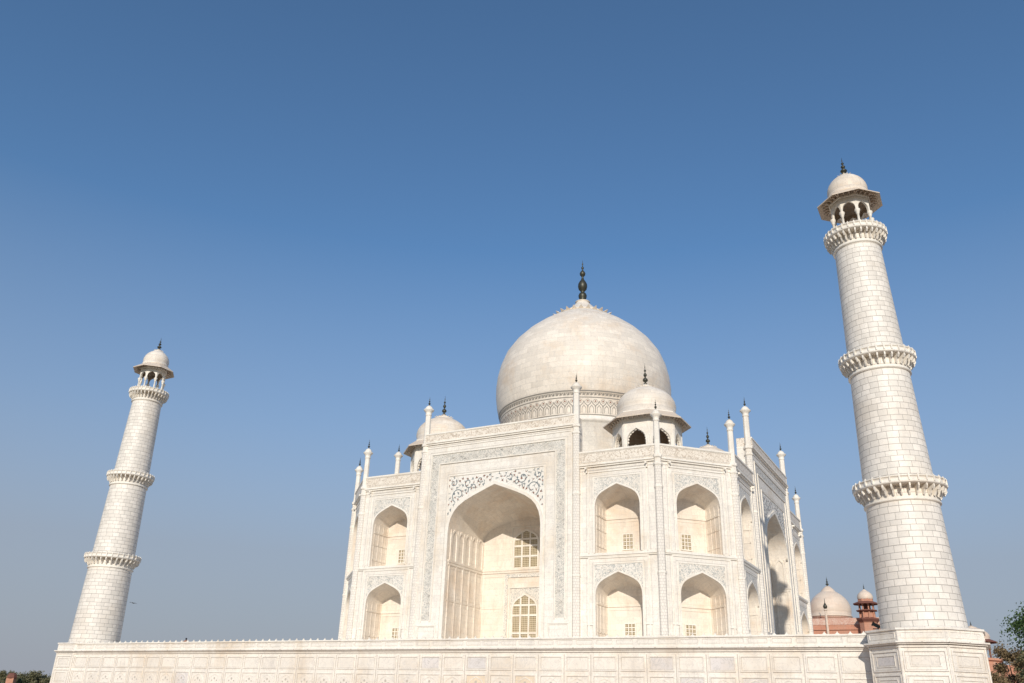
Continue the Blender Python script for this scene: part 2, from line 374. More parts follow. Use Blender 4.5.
# octagonal corner bastions below the towers
def octa_frames(cx, cy, ap):
    for k in range(8):
        a = k*pi/4; n = Vector((math.cos(a), math.sin(a), 0)); t = Vector((-n.y, n.x, 0))
        yield k, frame_of((cx+n.x*ap, cy+n.y*ap, 0), t, n)
SD = AP*math.tan(pi/8)
for cx, cy in ((XR, YF), (XL, YF+3.5), (XR, YB), (XL, YB)):
    mb = MB()
    for k, P in octa_frames(cx, cy, AP):
        P = rel(P); s = SD
        mb.face([P(-s, 0, PZ), P(s, 0, PZ), P(s, 0, 0), P(-s, 0, 0)])
        inward = (math.cos(k*pi/4)*(cx-1.2) < -1 and abs(math.sin(k*pi/4)) < .9) if False else False
        panel_rows(mb, P, -s+.05, s-.05, 3.0, rows=((-2.0, -.62), (-3.9, -2.2), (-5.7, -4.1)), gap=.22, double=True)
        # parapet ring
        e = .06
        mb.box(-s-.03, s+.03, -.25, .08, 0, .74, P, 0); mb.box(-s-.08, s+.08, -.30, .19, .74, .88, P, 0)
        mb.box(-s-.16, s+.16, -.05, .40, -.13, -.02, P, 0); mb.box(-s-.09, s+.09, -.05, .25, -.24, -.13, P, 0); mb.box(-s-.02, s+.02, -.02, .10, -.42, -.30, P, 0)
        mb.frame(P, -s+.2, s-.2, .18, .6, .05, .08, .11, 0); mb.box(-.06, .06, .2, .403, -.11, -.05, P, 5)
        mb.box(-s-.05, -s+.09, 0, .06, PZ, -.42, P, 0); mb.box(s-.09, s+.05, 0, .0585, PZ, -.42, P, 0)
    mb.face([Vector((cx+AP/math.cos(pi/8)*math.cos(pi/8+k*pi/4), cy+AP/math.cos(pi/8)*math.sin(pi/8+k*pi/4), .01))-ORI for k in range(8)])
    mb.build('corner_bastion', mats_pl, plinth)

# ================================================================== MINARETS
HB = (11.96, 22.95, 35.1); RB = (3.44, 3.02, 2.65)
RS = lambda z: 2.98-(z-.9)*.0322          # shaft radius
def octring(mb, ap, z0, z1, zs, za, hw, th, m=0, zb=None, rot=0, c=(0, 0), mi=None):
    zb = z0 if zb is None else zb
    s = ap*math.tan(pi/8); mi = m if mi is None else mi
    for k in range(8):
        a = k*pi/4+rot; n = Vector((math.cos(a), math.sin(a), 0)); t = Vector((-n.y, n.x, 0))
        P = frame_of((c[0]+n.x*ap, c[1]+n.y*ap, 0), t, n)
        cell(mb, P, -s, s, z0, z1, 0, hw, zb, zs, za, 0, m)
        s2 = (ap-th)*math.tan(pi/8); cell(mb, P, -s2, s2, z0, z1, 0, hw, zb, zs, za, -th, mi)
        A = [(-hw, zb)]+arch_pts(0, hw, zs, za)+[(hw, zb)]
        for i in range(len(A)-1): mb.face([P(A[i][0], 0, A[i][1]), P(A[i+1][0], 0, A[i+1][1]), P(A[i+1][0], -th, A[i+1][1]), P(A[i][0], -th, A[i][1])], m=m)
        for sg in (-1, 1): mb.face([P(sg*s, 0, z0), P(sg*hw, 0, z0), P(sg*hw, -th, z0), P(sg*s2, -th, z0)], m=m)
def eaves_mb(ri, ro, zi, zo, th=.1, c=(0, 0), m=0, nb=3, hb=.35, ap=None):
    mb = MB(); rot = pi/8
    k = 1/math.cos(pi/8)
    mb.lathe([(ri*k, zi-th), (ro*k, zo-th), (ro*k, zo), (ri*k, zi)], 8, c, m, rot=rot)
    # little brackets under the eave
    if nb:
        ap = ap or ri
        for j in range(8):
            a = j*pi/4; n = Vector((math.cos(a), math.sin(a), 0)); t = Vector((-n.y, n.x, 0))
            P = frame_of((c[0], c[1], 0), t, n); sd = ap*math.tan(pi/8)
            for q in range(nb+1):
                u = -sd+2*sd*q/nb; w = .035*ro**.5
                rr = ap+(ro-ap)*.62; zt = zi+(zo-zi)*(rr-ri)/(ro-ri)-th; zt0 = zi+(zo-zi)*(ap-ri)/(ro-ri)-th
                pts = [(ap, zt0), (rr, zt), (rr, zt-hb*.25), (ap+(rr-ap)*.5, (zt0+zt)/2-hb*.5), (ap, zt0-hb*1.3)]
                for sg in (-1, 1): mb.face([P(u+sg*w, r, z) for r, z in pts], m=m)
                for i in range(1, 5):
                    r0, z0 = pts[i]; r1, z1 = pts[(i+1) % 5]; mb.face([P(u-w, r0, z0), P(u+w, r0, z0), P(u+w, r1, z1), P(u-w, r1, z1)], m=m)
    return mb
DOMEP = [(1.0, 0), (1.035, .11), (1.04, .22), (1.01, .34), (.935, .47), (.81, .595), (.64, .71), (.46, .795), (.34, .84), (.35, .855), (.24, .91), (.14, .96), (.08, 1.0)]
def lotus(mb, r, z, h, c=(0, 0), n=16, m=0, base=None):
    """ring of small upturned petals at the foot of a dome's crown"""
    for k in range(n):
        a = 2*pi*k/n; t = Vector((-math.sin(a), math.cos(a), 0)); e = Vector((math.cos(a), math.sin(a), 0)); o = Vector((c[0], c[1], z))+e*r
        w = pi*r/n*.85
        A, B, D = o-t*w-Vector((0, 0, h*.3)), o+t*w-Vector((0, 0, h*.3)), o+e*h*.75+Vector((0, 0, h*.25)); Ee = o+e*h*.1+Vector((0, 0, h*.25))
        mb.face([A, B, D], m=m); mb.face([B, Ee, D], m=m); mb.face([Ee, A, D], m=m); mb.face([A, B, Ee], m=m)
def make_minaret(loc, label, rot):
    root = empty('marble_minaret', loc, label, 'minaret', 'white marble minarets at the corners of the platform', rot)
    mb = MB()
    mb.lathe([(3.45, 0), (3.45, .72), (3.3, .80), (3.22, .95), (3.05, 1.02)], 48)
    mb.lathe([(RS(1.02), 1.02)]+[(RS(z), z) for z in range(3, 36, 3)]+[(RS(35), 35)], 64)
    for z in (6.0, ): pass
    mb.build('shaft', M_brick, root)
    for bi, (h, ro) in enumerate(zip(HB, RB)):
        mb = MB(); fl = h-.40; rs = RS(h)
        # deck, coping and solid railing with posts
        mb.lathe([(rs, fl-.20), (ro-.12, fl-.20), (ro, fl-.12), (ro, fl), (ro-.05, fl+.02), (ro-.05, h-.10), (ro+.02, h-.08), (ro+.02, h), (ro-.16, h), (ro-.16, fl), (rs, fl)], 48)
        n = 32
        for k in range(n):
            a = 2*pi*(k+.5)/n; e = Vector((math.cos(a), math.sin(a), 0)); t = Vector((-e.y, e.x, 0)); P = frame_of((0, 0, 0), t, e)
            mb.box(-.055, .055, ro-.06, ro+.05, fl-.02, h+.02, P); mb.face([P(-.07, ro-.1, h+.02), P(.07, ro-.1, h+.02), P(0, ro-.05, h+.17)]); mb.face([P(-.07, ro+.04, h+.02), P(.07, ro+.04, h+.02), P(0, ro-.05, h+.17)])
            mb.face([P(-.07, ro-.1, h+.02), P(-.07, ro+.04, h+.02), P(0, ro-.05, h+.17)]); mb.face([P(.07, ro-.1, h+.02), P(.07, ro+.04, h+.02), P(0, ro-.05, h+.17)])
        z = fl-1.12; mb.lathe([(rs+.02, z-.30), (rs+.20, z-.22), (rs+.20, z-.10), (rs+.06, z-.05), (rs+.10, z+.05), (rs+.03, z+.12)], 48)
        bal = mb.build('balcony', M_trim, root)
        for k in range(n):
            a = 2*pi*(k+.5)/n; e = Vector((math.cos(a), math.sin(a), 0)); t = Vector((-e.y, e.x, 0)); P = frame_of((0, 0, 0), t, e)
            b = MB(); w = .058; r1 = ro-.10; r0 = rs
            pts = [(r0-.02, fl-.20), (r1, fl-.20), (r1+.02, fl-.42), (r1-.10, fl-.62), (r1-.20, fl-.50), (r0+(r1-r0)*.55, fl-.62), (r0+(r1-r0)*.42, fl-.86), (r0+(r1-r0)*.30, fl-1.0), (r0+.10, fl-.86), (r0-.02, fl-1.12)]
            for sg in (-1, 1):
                q = [P(sg*w, r, z) for r, z in pts]
                b.face([q[0], q[1], q[2], q[3], q[4]]); b.face([q[0], q[4], q[5]]); b.face([q[0], q[5], q[6], q[7], q[8]]); b.face([q[0], q[8], q[9]])
            for i in range(len(pts)):
                A, B = pts[i], pts[(i+1) % len(pts)]; b.face([P(-w, *A), P(w, *A), P(w, *B), P(-w, *B)])
            b.build('bracket', M_trim, bal)
    # kiosk on top
    fl = 34.70; ap = 1.64
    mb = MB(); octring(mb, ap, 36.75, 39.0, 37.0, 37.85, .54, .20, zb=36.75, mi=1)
    mb.lathe([(ap*1.10, 38.25), (ap*1.16, 38.32), (ap*1.16, 38.42), (ap*1.08, 38.5)], 8, rot=pi/8)
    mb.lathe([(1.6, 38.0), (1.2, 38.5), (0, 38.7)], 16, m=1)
    kiosk = mb.build('kiosk', [M_trim, M_inshade], root)
    mb = MB(); mb.lathe([(1.75, fl), (1.75, fl+.25), (0, fl+.25)], 32); mb.build('kiosk_floor', M_trim, root)
    for k in range(8):
        a = pi/8+k*pi/4; c = (ap/math.cos(pi/8)*math.cos(a)*.965, ap/math.cos(pi/8)*math.sin(a)*.965)
        b = MB(); b.lathe([(.22, fl+.2), (.22, fl+.45), (.15, fl+.55), (.115, fl+.7), (.10, fl+1.6), (.14, fl+1.64), (.14, fl+1.7), (.17, fl+1.82), (.24, fl+1.98), (.24, fl+2.12)], 10, c); b.build('column', M_trim, kiosk)
    eaves_mb(1.6, 2.70, 39.15, 38.3, .10, m=0, nb=3, hb=.4, ap=1.68).build('eaves', M_eave, kiosk)
    mb = MB(); mb.lathe([(1.70, 38.95), (1.78, 39.1), (1.78, 39.35)]+[(1.70*a, 39.35+2.5*b) for a, b in DOMEP], 32); lotus(mb, .48, 41.55, .30, n=12); mb.build('dome', M_dome, kiosk)
    finial_mb(1.95, .31, 41.75).build('finial', M_fin, kiosk)
    return root
make_minaret((XR, YF, 0), 'near white marble minaret standing right of the domed tomb on its corner bastion', (0, -.0154, 0))
make_minaret((XL, YF+3.5, 0), 'far white marble minaret standing alone left of the domed tomb', (0, 0, 0)).scale = (1.013, 1.013, 1.013)

# ================================================================== TOMB
tomb = empty('domed_mausoleum', (.3, 0, 0), 'large white marble tomb with big onion dome and pointed arched recesses on the platform', 'mausoleum')
TO = Vector((.3, 0, 0))
def trel(P): return lambda u, d, z: P(u, d, z)-TO
X0, X1, Y0, Y1, CH = -28.05, 29.45, -28.45, 26.9, 7.1
PX = .55                     # the portal sits a little right of the tomb's axis
ZR, ZP = 23.05, 24.55        # cornice and parapet top of the octagon
PH = 11.35                   # half width of the arched portal blocks
s2 = math.sqrt(.5)
cmx, cmy = .3, -.1
# bays: name, origin of face centre line, tangent (towards viewer's right), normal, u-range
def bayframes():
    L = []
    L.append(('front', frame_of((PX, Y0, 0), (1, 0, 0), (0, -1, 0)), X0+CH-PX, -PH, X1-CH-PX, PH))
    L.append(('right', frame_of((X1, 0, 0), (0, 1, 0), (1, 0, 0)), Y0+CH, -PH, Y1-CH, PH))
    L.append(('back', frame_of((0, Y1, 0), (-1, 0, 0), (0, 1, 0)), -(X1-CH), -PH, -(X0+CH), PH))
    L.append(('left', frame_of((X0, 0, 0), (0, -1, 0), (-1, 0, 0)), -(Y1-CH), -PH, -(Y0+CH), PH))
    return L
CHL = CH*math.sqrt(2)
chams = [frame_of((X1-CH, Y0, 0), (s2, s2, 0), (s2, -s2, 0)), frame_of((X1, Y1-CH, 0), (-s2, s2, 0), (s2, s2, 0)),
         frame_of((X0+CH, Y1, 0), (-s2, -s2, 0), (-s2, s2, 0)), frame_of((X0, Y0+CH, 0), (s2, -s2, 0), (-s2, -s2, 0))]
wall = MB()
bays = []
for nm, P, a, b, c, d in bayframes():
    bays.append((P, a, b)); bays.append((P, d, c))
for P in chams: bays.append((P, 0, CHL))
NHW, ND = 2.85, 3.45
def gridwindow(P, c, z0, z1, hw, d, parent, nx=3, nz=4, arched=False, name='window'):
    b = MB()
    b.box(c-hw, c+hw, d+.012, d+.03, z0, z1, P, 1)
    o = b
    b.frame(P, c-hw-.12, c+hw+.12, z0-.12, z1+.12, .14, d+.01, d+.12, 0)
    for i in range(1, nx): u = c-hw+2*hw*i/nx; b.box(u-.05, u+.05, d+.03, d+.10, z0+.02, z1-.02, P, 0)
    for i in range(1, nz): z = z0+(z1-z0)*i/nz; b.box(c-hw+.02, c+hw-.02, d+.03, d+.098, z-.05, z+.05, P, 0)
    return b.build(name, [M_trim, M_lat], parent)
def bay(P0, a, b):
    P = trel(P0); c = (a+b)/2; w = b-a; par = MB(); trim = MB()
    hw = NHW
    for k, (z0, z1, zb, zs, za) in enumerate(((0, 11.15, .35, 7.25, 9.85), (12.1, ZR, 12.1, 17.55, 20.2))):
        cell(wall, P, a, b, z0, z1, c, hw, zb, zs, za)
        n = MB(); recess(n, P, c, hw, zb, zs, za, ND)
        # cornice line and jamb panels within the recess
        zc = zs-.9
        n.box(c-hw, c+hw, -ND, -ND+.10, zc, zc+.22, P)
        for sg in (-1, 1):
            u0, u1 = (c-hw, c-hw+.08) if sg < 0 else (c+hw-.08, c+hw)
            n.box(u0, u1, -ND+.1, -.25, zc, zc+.22, P)
            e0, e1 = (c-hw, c-hw+.05) if sg < 0 else (c+hw-.05, c+hw)
            for q in range(4): 
                dd = -.35-q*.98; n.box(e0, e1, dd-.12, dd, zb, zs+.6, P)
            for zz in (zb+.9, zb+2.9): n.box(e0, e1, -ND+.1, -.3, zz, zz+.1, P)
        n.frame(P, c-hw+.3, c+hw-.3, zb+.15, zc-.3, .09, -ND, -ND+.04)
        no = n.build('niche', M_int, tomb)
        zw = zb+.9 if k else zb+2.35
        gridwindow(P, c, zw, zw+1.75, .62, -ND, no)
        # mouldings
        arch_band(trim, P, c, hw, zb, zs, za, .16, 0, .10)
        for hw2, t, zt, wd in ((3.05, .055, za+1.0, .10), (3.75, .09, za+1.75, .16)):
            if c-hw2 > a+.5: trim.uframe(P, c-hw2, c+hw2, zb if k else 0.05, zt, wd, 0, t)
        spandrel(trim, P, c, hw+.16, zs-.2, za+.22, za+.88, hw+.2, .012, 1)
        for hw2 in (3.25, 3.98):
            trim.uframe(P, c-hw2, c+hw2, zb+.05, za+(1.15 if hw2 < 3.5 else 1.98), .035, 0, .012, 2)
    for sg in (-1, 1):
        u = c+sg*3.55; trim.frame(P, u-.5, u+.5, 2.5, 4.1, .1, .0, .095); trim.frame(P, u-.38, u+.38, 2.62, 3.98, .03, 0, .014, 2)
    # belt between storeys
    wall.face([P(a, 0, 11.15), P(b, 0, 11.15), P(b, 0, 12.1), P(a, 0, 12.1)])
    trim.box(a+.45, b-.45, 0, .22, 11.75, 12.0, P); trim.box(a+.45, b-.45, 0, .12, 11.6, 11.75, P); trim.box(a+.5, b-.5, 0, .015, 11.5, 11.56, P, 2)
    # top cornice and parapet
    trim.box(a, b, -.3, .34, ZR-.35, ZR-.12, P); trim.box(a, b, -.3, .20, ZR-.55, ZR-.35, P)
    trim.box(a+.45, b-.45, 0, .03, ZR-1.0, ZR-.95, P, 2)
    par.box(a, b, -.35, .22, ZR-.12, ZP-.22, P, 0); par.box(a, b, -.4, .30, ZP-.22, ZP, P, 1)
    par.frame(P, a+.5, b-.5, ZR+.0, ZP-.25, .05, .22, .25, 1); par.frame(P, a+.6, b-.6, ZR+.10, ZP-.35, .03, .22, .228, 2)
    for sg in (-1, 1):      # rain spouts
        u = c+sg*(w/2-1.35); trim.box(u-.11, u+.11, .0, .55, ZR-.85, ZR-.62, P, 1*0); trim.box(u-.09, u+.09, 0, .22, ZR-1.25, ZR-.85, P, 0)
    trim.build('moulding', [M_trim, M_spand2, M_line], tomb); par.build('parapet', [M_par, M_trim, M_line], tomb)
for P, a, b in bays: bay(P, a, b)
# wall behind the portals so the octagon is closed, and its roof
oct_pts = [(X0+CH, Y0), (X1-CH, Y0), (X1, Y0+CH), (X1, Y1-CH), (X1-CH, Y1), (X0+CH, Y1), (X0, Y1-CH), (X0, Y0+CH)]
wall.face([Vector((x, y, ZR+.05))-TO for x, y in oct_pts])
wall.build('wall', M_wall, tomb)

# portals ---------------------------------------------------------------
PT = 29.55
IH, IS, IA, ID = 6.7, 15.9, 21.55, 8.75
def portal(P0, PD=.45):
    P = trel(P0)
    mb = MB()
    cell(mb, P, -PH, PH, 0, 28.1, 0, IH, .05, IS, IA, PD)
    for sg in (-1, 1):
        mb.face([P(sg*PH, PD, 0), P(sg*PH, -1.7, 0), P(sg*PH, -1.7, 28.1), P(sg*PH, PD, 28.1)])
    mb.face([P(-PH, -1.7, 22.5), P(PH, -1.7, 22.5), P(PH, -1.7, 28.1), P(-PH, -1.7, 28.1)])
    mb.face([P(-PH, PD, 28.1), P(PH, PD, 28.1), P(PH, -1.7, 28.1), P(-PH, -1.7, 28.1)])
    po = mb.build('portal', M_wall, tomb)
    # small dark doorway on each side return above the roof
    t = MB()
    for sg in (-1, 1):
        Q = lambda u, d, z, sg=sg: P(sg*(PH+d), -.75+u*(-sg)*1.0, z)
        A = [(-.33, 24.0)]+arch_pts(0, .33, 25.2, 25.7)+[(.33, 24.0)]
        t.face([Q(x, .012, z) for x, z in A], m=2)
        arch_band(t, Q, 0, .33, 24.0, 25.2, 25.7, .1, 0, .05)
    # mouldings of the portal face
    arch_band(t, P, 0, IH, .05, IS, IA, .36, PD, PD+.16)
    for hw, zt, w, dd in ((7.15, 23.35, .16, .10), (8.75, 25.15, .14, .12), (10.1, 26.55, .14, .12), (10.95, 27.5, .12, .07)):
        if hw > 8: t.uframe(P, -hw, hw, (4.75 if 8 < hw < 10.5 else 0.05), zt, w, PD, PD+dd)
        else: t.uframe(P, -hw, hw, 0.05, zt, w, PD, PD+dd)
    for hw, zt in ((7.32, 23.52), (8.55, 24.95), (10.32, 26.78)): t.uframe(P, -hw, hw, (.06 if hw < 8 else 4.75), zt, .04, PD, PD+.012, 1)
    for sg in (-1, 1):
        t.frame(P, min(sg*7.7, sg*10.6), max(sg*7.7, sg*10.6), 2.2, 4.35, .14, PD, PD+.085); t.frame(P, min(sg*7.95, sg*10.35), max(sg*7.95, sg*10.35), 2.4, 4.1, .04, PD, PD+.013, 1)
    t.box(-PH, PH, -1.7, PD+.32, 28.1, 28.32, P); t.box(-PH, PH, 0, PD+.18, 27.9, 28.1, P); t.box(-PH+.5, PH-.5, PD, PD+.02, 27.62, 27.68, P, 1)
    t.build('moulding', [M_trim, M_line, M_dark], po)
    pr = MB(); pr.box(-PH+.1, PH-.1, PD-.25, PD+.2, 28.32, PT-.2, P, 0); pr.box(-PH+.1, PH-.1, PD-.3, PD+.28, PT-.2, PT, P, 1)
    pr.box(-PH+.1, -PH+.4, -1.7, PD-.25, 28.32, PT-.001, P, 0); pr.box(PH-.4, PH-.1, -1.7, PD-.25, 28.32, PT-.001, P, 0)
    pr.frame(P, -PH+.5, PH-.5, 28.36, PT-.22, .05, PD+.2, PD+.23, 1)
    pr.build('parapet', [M_par, M_trim], po)
    # calligraphy band: an upside-down U of panels
    cbm = MB()
    for u0, u1, z0, z1 in ((-9.96, -8.75, 4.9, 26.41), (8.75, 9.96, 4.9, 26.41), (-8.75, 8.75, 25.15, 26.41)): cbm.box(u0, u1, PD, PD+.02, z0, z1, P)
    # tall letter strokes standing in the band
    rnd = random.Random(3)
    for i in range(118):
        if i < 44: z = 5.2+i*.47; u = -9.4
        elif i < 88: z = 5.2+(i-44)*.47; u = 9.4
        else: z = 25.78; u = -8.6+(i-88)*.58
        q = [(u+rnd.uniform(-.42, .42), z+rnd.uniform(-.3, .3))]
        for j in range(4): q.append((q[-1][0]+rnd.uniform(-.35, .35), q[-1][1]+rnd.uniform(-.22, .22)))
        q = [(min(max(a, u-.5), u+.5) if i < 88 else a, min(max(b_, z-.42), z+.42)) for a, b_ in q]
        cbm.ribbon(P, q, .05, PD+.026, 1)
    cbm.build('calligraphy_band', [M_call, M_line], po)
    # flower inlay above the arch: background, scrolling stems, blossoms
    sp = MB(); spandrel(sp, P, 0, IH+.36, IS-.6, IA+.45, 23.19, IH+.37, PD+.014, 0)
    rnd = random.Random(5)
    def inside(u, z):
        x = abs(u)/(IH+.55)
        if x > 1 or z > 22.95: return False
        yy = 0
        for (a0, b0), (a1, b1) in zip(ARCH, ARCH[1:]):
            if a1 <= x <= a0: yy = b0+(b1-b0)*(a0-x)/(a0-a1); break
        return z > IS+(IA+.55-IS)*yy+.25
    for sg in (-1, 1):
        def spiral(cu, cz, r, a0, turns, s=sg, w=.11):
            q = []
            for i in range(25):
                k = i/24; rr = r*(1-k*.82); a = a0+turns*2*pi*k; q.append((s*(cu+rr*math.cos(a)), cz+rr*math.sin(a)))
            sp.ribbon(P, [p for p in q if inside(*p)], w, PD+.024, 2)
        spiral(5.45, 20.6, 1.15, -1.7, 1.1); spiral(4.0, 22.1, .75, -2.6, 1.0); spiral(6.35, 18.6, .55, 1.5, .9); spiral(2.2, 22.4, .45, -2.5, .9); spiral(3.2, 21.5, .40, .5, .9); spiral(6.3, 22.3, .55, 2.5, 1.0); spiral(6.4, 17.3, .35, 2.5, 1.0)
        q = [(sg*(6.9-4.2*k+.4*math.sin(k*9)), 17.5+4.9*k+.35*math.sin(k*11)) for k in [i/22 for i in range(6, 17)]]
        sp.ribbon(P, [p for p in q if inside(*p)], .12, PD+.0235, 2)
        placed = []
        for _ in range(1600):
            u, z = rnd.uniform(.2, 7.0), rnd.uniform(16, 22.95)
            if inside(u, z) and all(math.hypot(u-a, z-b_) > .46 for a, b_ in placed):
                placed.append((u, z)); sp.disc(P, sg*u, z, rnd.uniform(.08, .14), PD+.028+.0005*(len(placed) % 5), 6, 3 if rnd.random() < .6 else 2)
                for j in range(3):
                    a = rnd.uniform(0, 6.3); sp.ribbon(P, [(sg*u+.11*math.cos(a), z+.11*math.sin(a)), (sg*u+.27*math.cos(a+.5), z+.27*math.sin(a+.5))], .045, PD+.026+.0007*j, 2)
    sp.build('spandrel_inlay', [inl0, M_line, M_vine, M_blossom], po)
    # deep arched hall
    n = MB(); recess(n, P, 0, IH, .05, IS, IA, ID, d0=PD)
    ZC = 12.1
    for sg in (-1, 1):
        def W(t0, t1, d0, d1, z0, z1):
            u0, u1 = (-IH+t0, -IH+t1) if sg < 0 else (IH-t1, IH-t0)
            n.box(u0, u1, d0, d1, z0, z1, P)
        W(0, .16, -ID, .2, ZC, ZC+.28); W(0, .10, -ID, .1, ZC-.35, ZC-.0); W(0, .07, -ID, .1, 2.2, 2.4); W(0, .06, -ID, .1, 7.3, 7.5)
        m = 5; st = (ID-.3)/m
        for q in range(m+1): dd = -.15-q*st; W(0, .09, dd-.22, dd, .05, ZC-.35); W(0, .13, dd-.22, dd, ZC+.28, IS+.4)
        for q in range(m):
            cc = -.15-(q+.5)*st-.11
            Qq = lambda u, d, z, cc=cc: P((-IH+d) if sg < 0 else (IH-d), cc+u, z)
            arch_band(n, Qq, 0, st/2-.34, ZC+.28, 15.2, 16.15, .22, 0, .125)
            n.frame(Qq, -st/2+.3, st/2-.3, 2.7, 7.0, .05, 0, .035); n.frame(Qq, -st/2+.3, st/2-.3, 7.8, 11.4, .05, 0, .035)
    n.box(-IH, IH, -ID, -ID+.2, ZC, ZC+.28, P); n.box(-IH, IH, -ID, -ID+.12, ZC-.3, ZC-.0, P)
    n.frame(P, -6.3, -3.4, 2.6, 11.4, .08, -ID, -ID+.04); n.frame(P, 3.4, 6.3, 2.6, 11.4, .08, -ID, -ID+.04); n.box(-IH, -3.2, -ID, -ID+.06, 7.2, 7.35, P)
    no = n.build('arched_hall', M_int, po)
    # door screen with frames
    dw = MB(); 
    dw.frame(P, -3.05, 3.05, .05, 11.6, .42, -ID, -ID+.12, 2); dw.frame(P, -3.15, 3.15, .04, 11.7, .1, -ID, -ID+.16, 0); dw.frame(P, -2.4, 2.4, .05, 9.9, .12, -ID, -ID+.14, 0)
    spandrel(dw, P, 0, 2.0, 6.9, 9.15, 9.75, 2.2, -ID+.03, 2)
    arch_band(dw, P, 0, 1.75, .06, 6.9, 8.85, .2, -ID, -ID+.17, 0)
    def screen(z0, zs, za, hw, cols):
        A = [(-hw, z0)]+arch_pts(0, hw, zs, za)+[(hw, z0)]
        dw.face([P(x, -ID+.05, z) for x, z in A], m=1)
        for u in (-.62, .62):
            k = abs(u)/hw; top = zs
            for (a0, b0), (a1, b1) in zip(ARCH, ARCH[1:]):
                if a1 <= k <= a0: top = zs+(za-zs)*(b0+(b1-b0)*(a0-k)/(a0-a1))
            dw.box(u-.11, u+.11, -ID+.04, -ID+.145, z0, top, P)
        for z in cols:
            half = hw
            if z > zs:
                fr = (z-zs)/(za-zs)
                for (a0, b0), (a1, b1) in zip(ARCH, ARCH[1:]):
                    if b0 <= fr <= b1: half = hw*(a0+(a1-a0)*(fr-b0)/(b1-b0))
            dw.box(-half, half, -ID+.04, -ID+.14, z-.12, z+.12, P)
    screen(.1, 6.9, 8.85, 1.75, (.9, 2.6, 4.1, 6.3, 7.6)); 
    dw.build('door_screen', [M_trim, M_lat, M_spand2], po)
    dw = MB(); arch_band(dw, P, 0, 1.75, 12.4, 15.6, 17.3, .22, -ID, -ID+.17, 0); screen(12.45, 15.6, 17.3, 1.75, (13.9, 15.3, 16.2))
    dw.frame(P, -2.2, 2.2, 12.38, 17.9, .1, -ID, -ID+.1, 0)
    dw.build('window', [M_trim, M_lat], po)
M_vine = plain('slate_stem_inlay', (.16, .19, .20), .4); M_blossom = plain('red_blossom_inlay', (.24, .11, .07), .4)
inl0 = inlay('spandrel_ground', 2.8, base=(.83, .79, .72), dark=(.26, .27, .26), width=.025, amount=.35)
for nm, P, a, b, c, d in bayframes(): portal(P, .12 if nm == 'right' else .45)

# slim corner columns with knob and needle
def guldasta(x, y, ztop, zroof, r=.46, seg=8):
    cx, cy = x-TO.x, y
    mb = MB()
    mb.lathe([(r+.14, 0), (r+.14, .8), (r+.05, 2.3), (r+.12, 2.4), (r+.12, 2.6), (r, 2.7), (r, zroof-1.2)], seg, (cx, cy), 0, rot=pi/8)
    mb.lathe([(r, zroof-1.2), (r+.10, zroof-1.1), (r+.10, zroof-.9), (r-.02, zroof-.8), (r-.02, zroof-.3), (r+.12, zroof-.2), (r+.12, zroof+.1), (r-.07, zroof+.25), (r-.1, ztop-1.0)], seg, (cx, cy), 1, rot=pi/8)
    R = r*.86
    mb.lathe([(r-.1, ztop-1.0), (R+.02, ztop-.95), (R*1.02, ztop-.8), (R*.9, ztop-.7), (R*1.15, ztop-.45), (R*1.7, ztop-.2), (R*1.75, ztop-.1), (R*1.2, ztop-.02), (R*1.25, ztop+.12), (R*.8, ztop+.38), (R*.3, ztop+.52), (.05, ztop+.6)], 16, (cx, cy), 1)
    for zz in (9.4, 19.2): 
        if zz < zroof-3: mb.lathe([(r, zz), (r+.06, zz+.05), (r+.06, zz+.25), (r, zz+.3)], seg, (cx, cy), 1, rot=pi/8)
    o = mb.build('corner_column', [M_chev, M_trim], tomb)
    finial_mb(1.45, .17, ztop+.5, (cx, cy), seg=8).build('finial', M_fin, o)
for x, y in oct_pts: guldasta(x, y, 28.35, ZR)
for P0 in (bayframes()):
    P = P0[1]
    for sg in (-1, 1):
        q = P(sg*PH, -.15 if P0[0] == 'right' else .2, 0); guldasta(q.x, q.y, 33.4, 28.1, .50)

# drum and main dome -------------------------------------------------------
dc = (.25-TO.x, 0)
mb = MB()
mb.lathe([(13.1, 23.0), (13.1, 34.5), (13.35, 34.7), (13.55, 34.9), (13.55, 35.2), (13.3, 35.35), (13.3, 35.6)], 96, dc)
mb.build('drum', M_wall, tomb)
RP = [(13.3, 35.6), (13.42, 36.5), (13.62, 38), (13.75, 38.7), (13.95, 39.3), (14.3, 40.8), (14.52, 42.6), (14.55, 44.2), (14.38, 46), (13.95, 47.9), (13.15, 50), (11.8, 52), (10.0, 53.9), (8.05, 55.5), (6.25, 56.7), (4.95, 57.5), (4.45, 57.8)]
mb = MB(); mb.lathe(RP, 128, dc)
dome = mb.build('dome', M_dome, tomb)
def rad(z):
    for (r0, z0), (r1, z1) in zip(RP, RP[1:]):
        if z0 <= z <= z1: return r0+(r1-r0)*(z-z0)/(z1-z0)
    return RP[-1][0]
def Pdome(u, d, z): a = u/13.6; r = rad(z)+d; return Vector((dc[0]+r*math.cos(a), dc[1]+r*math.sin(a), z))
mb = MB(); n = 74; st = 2*pi*13.6/n
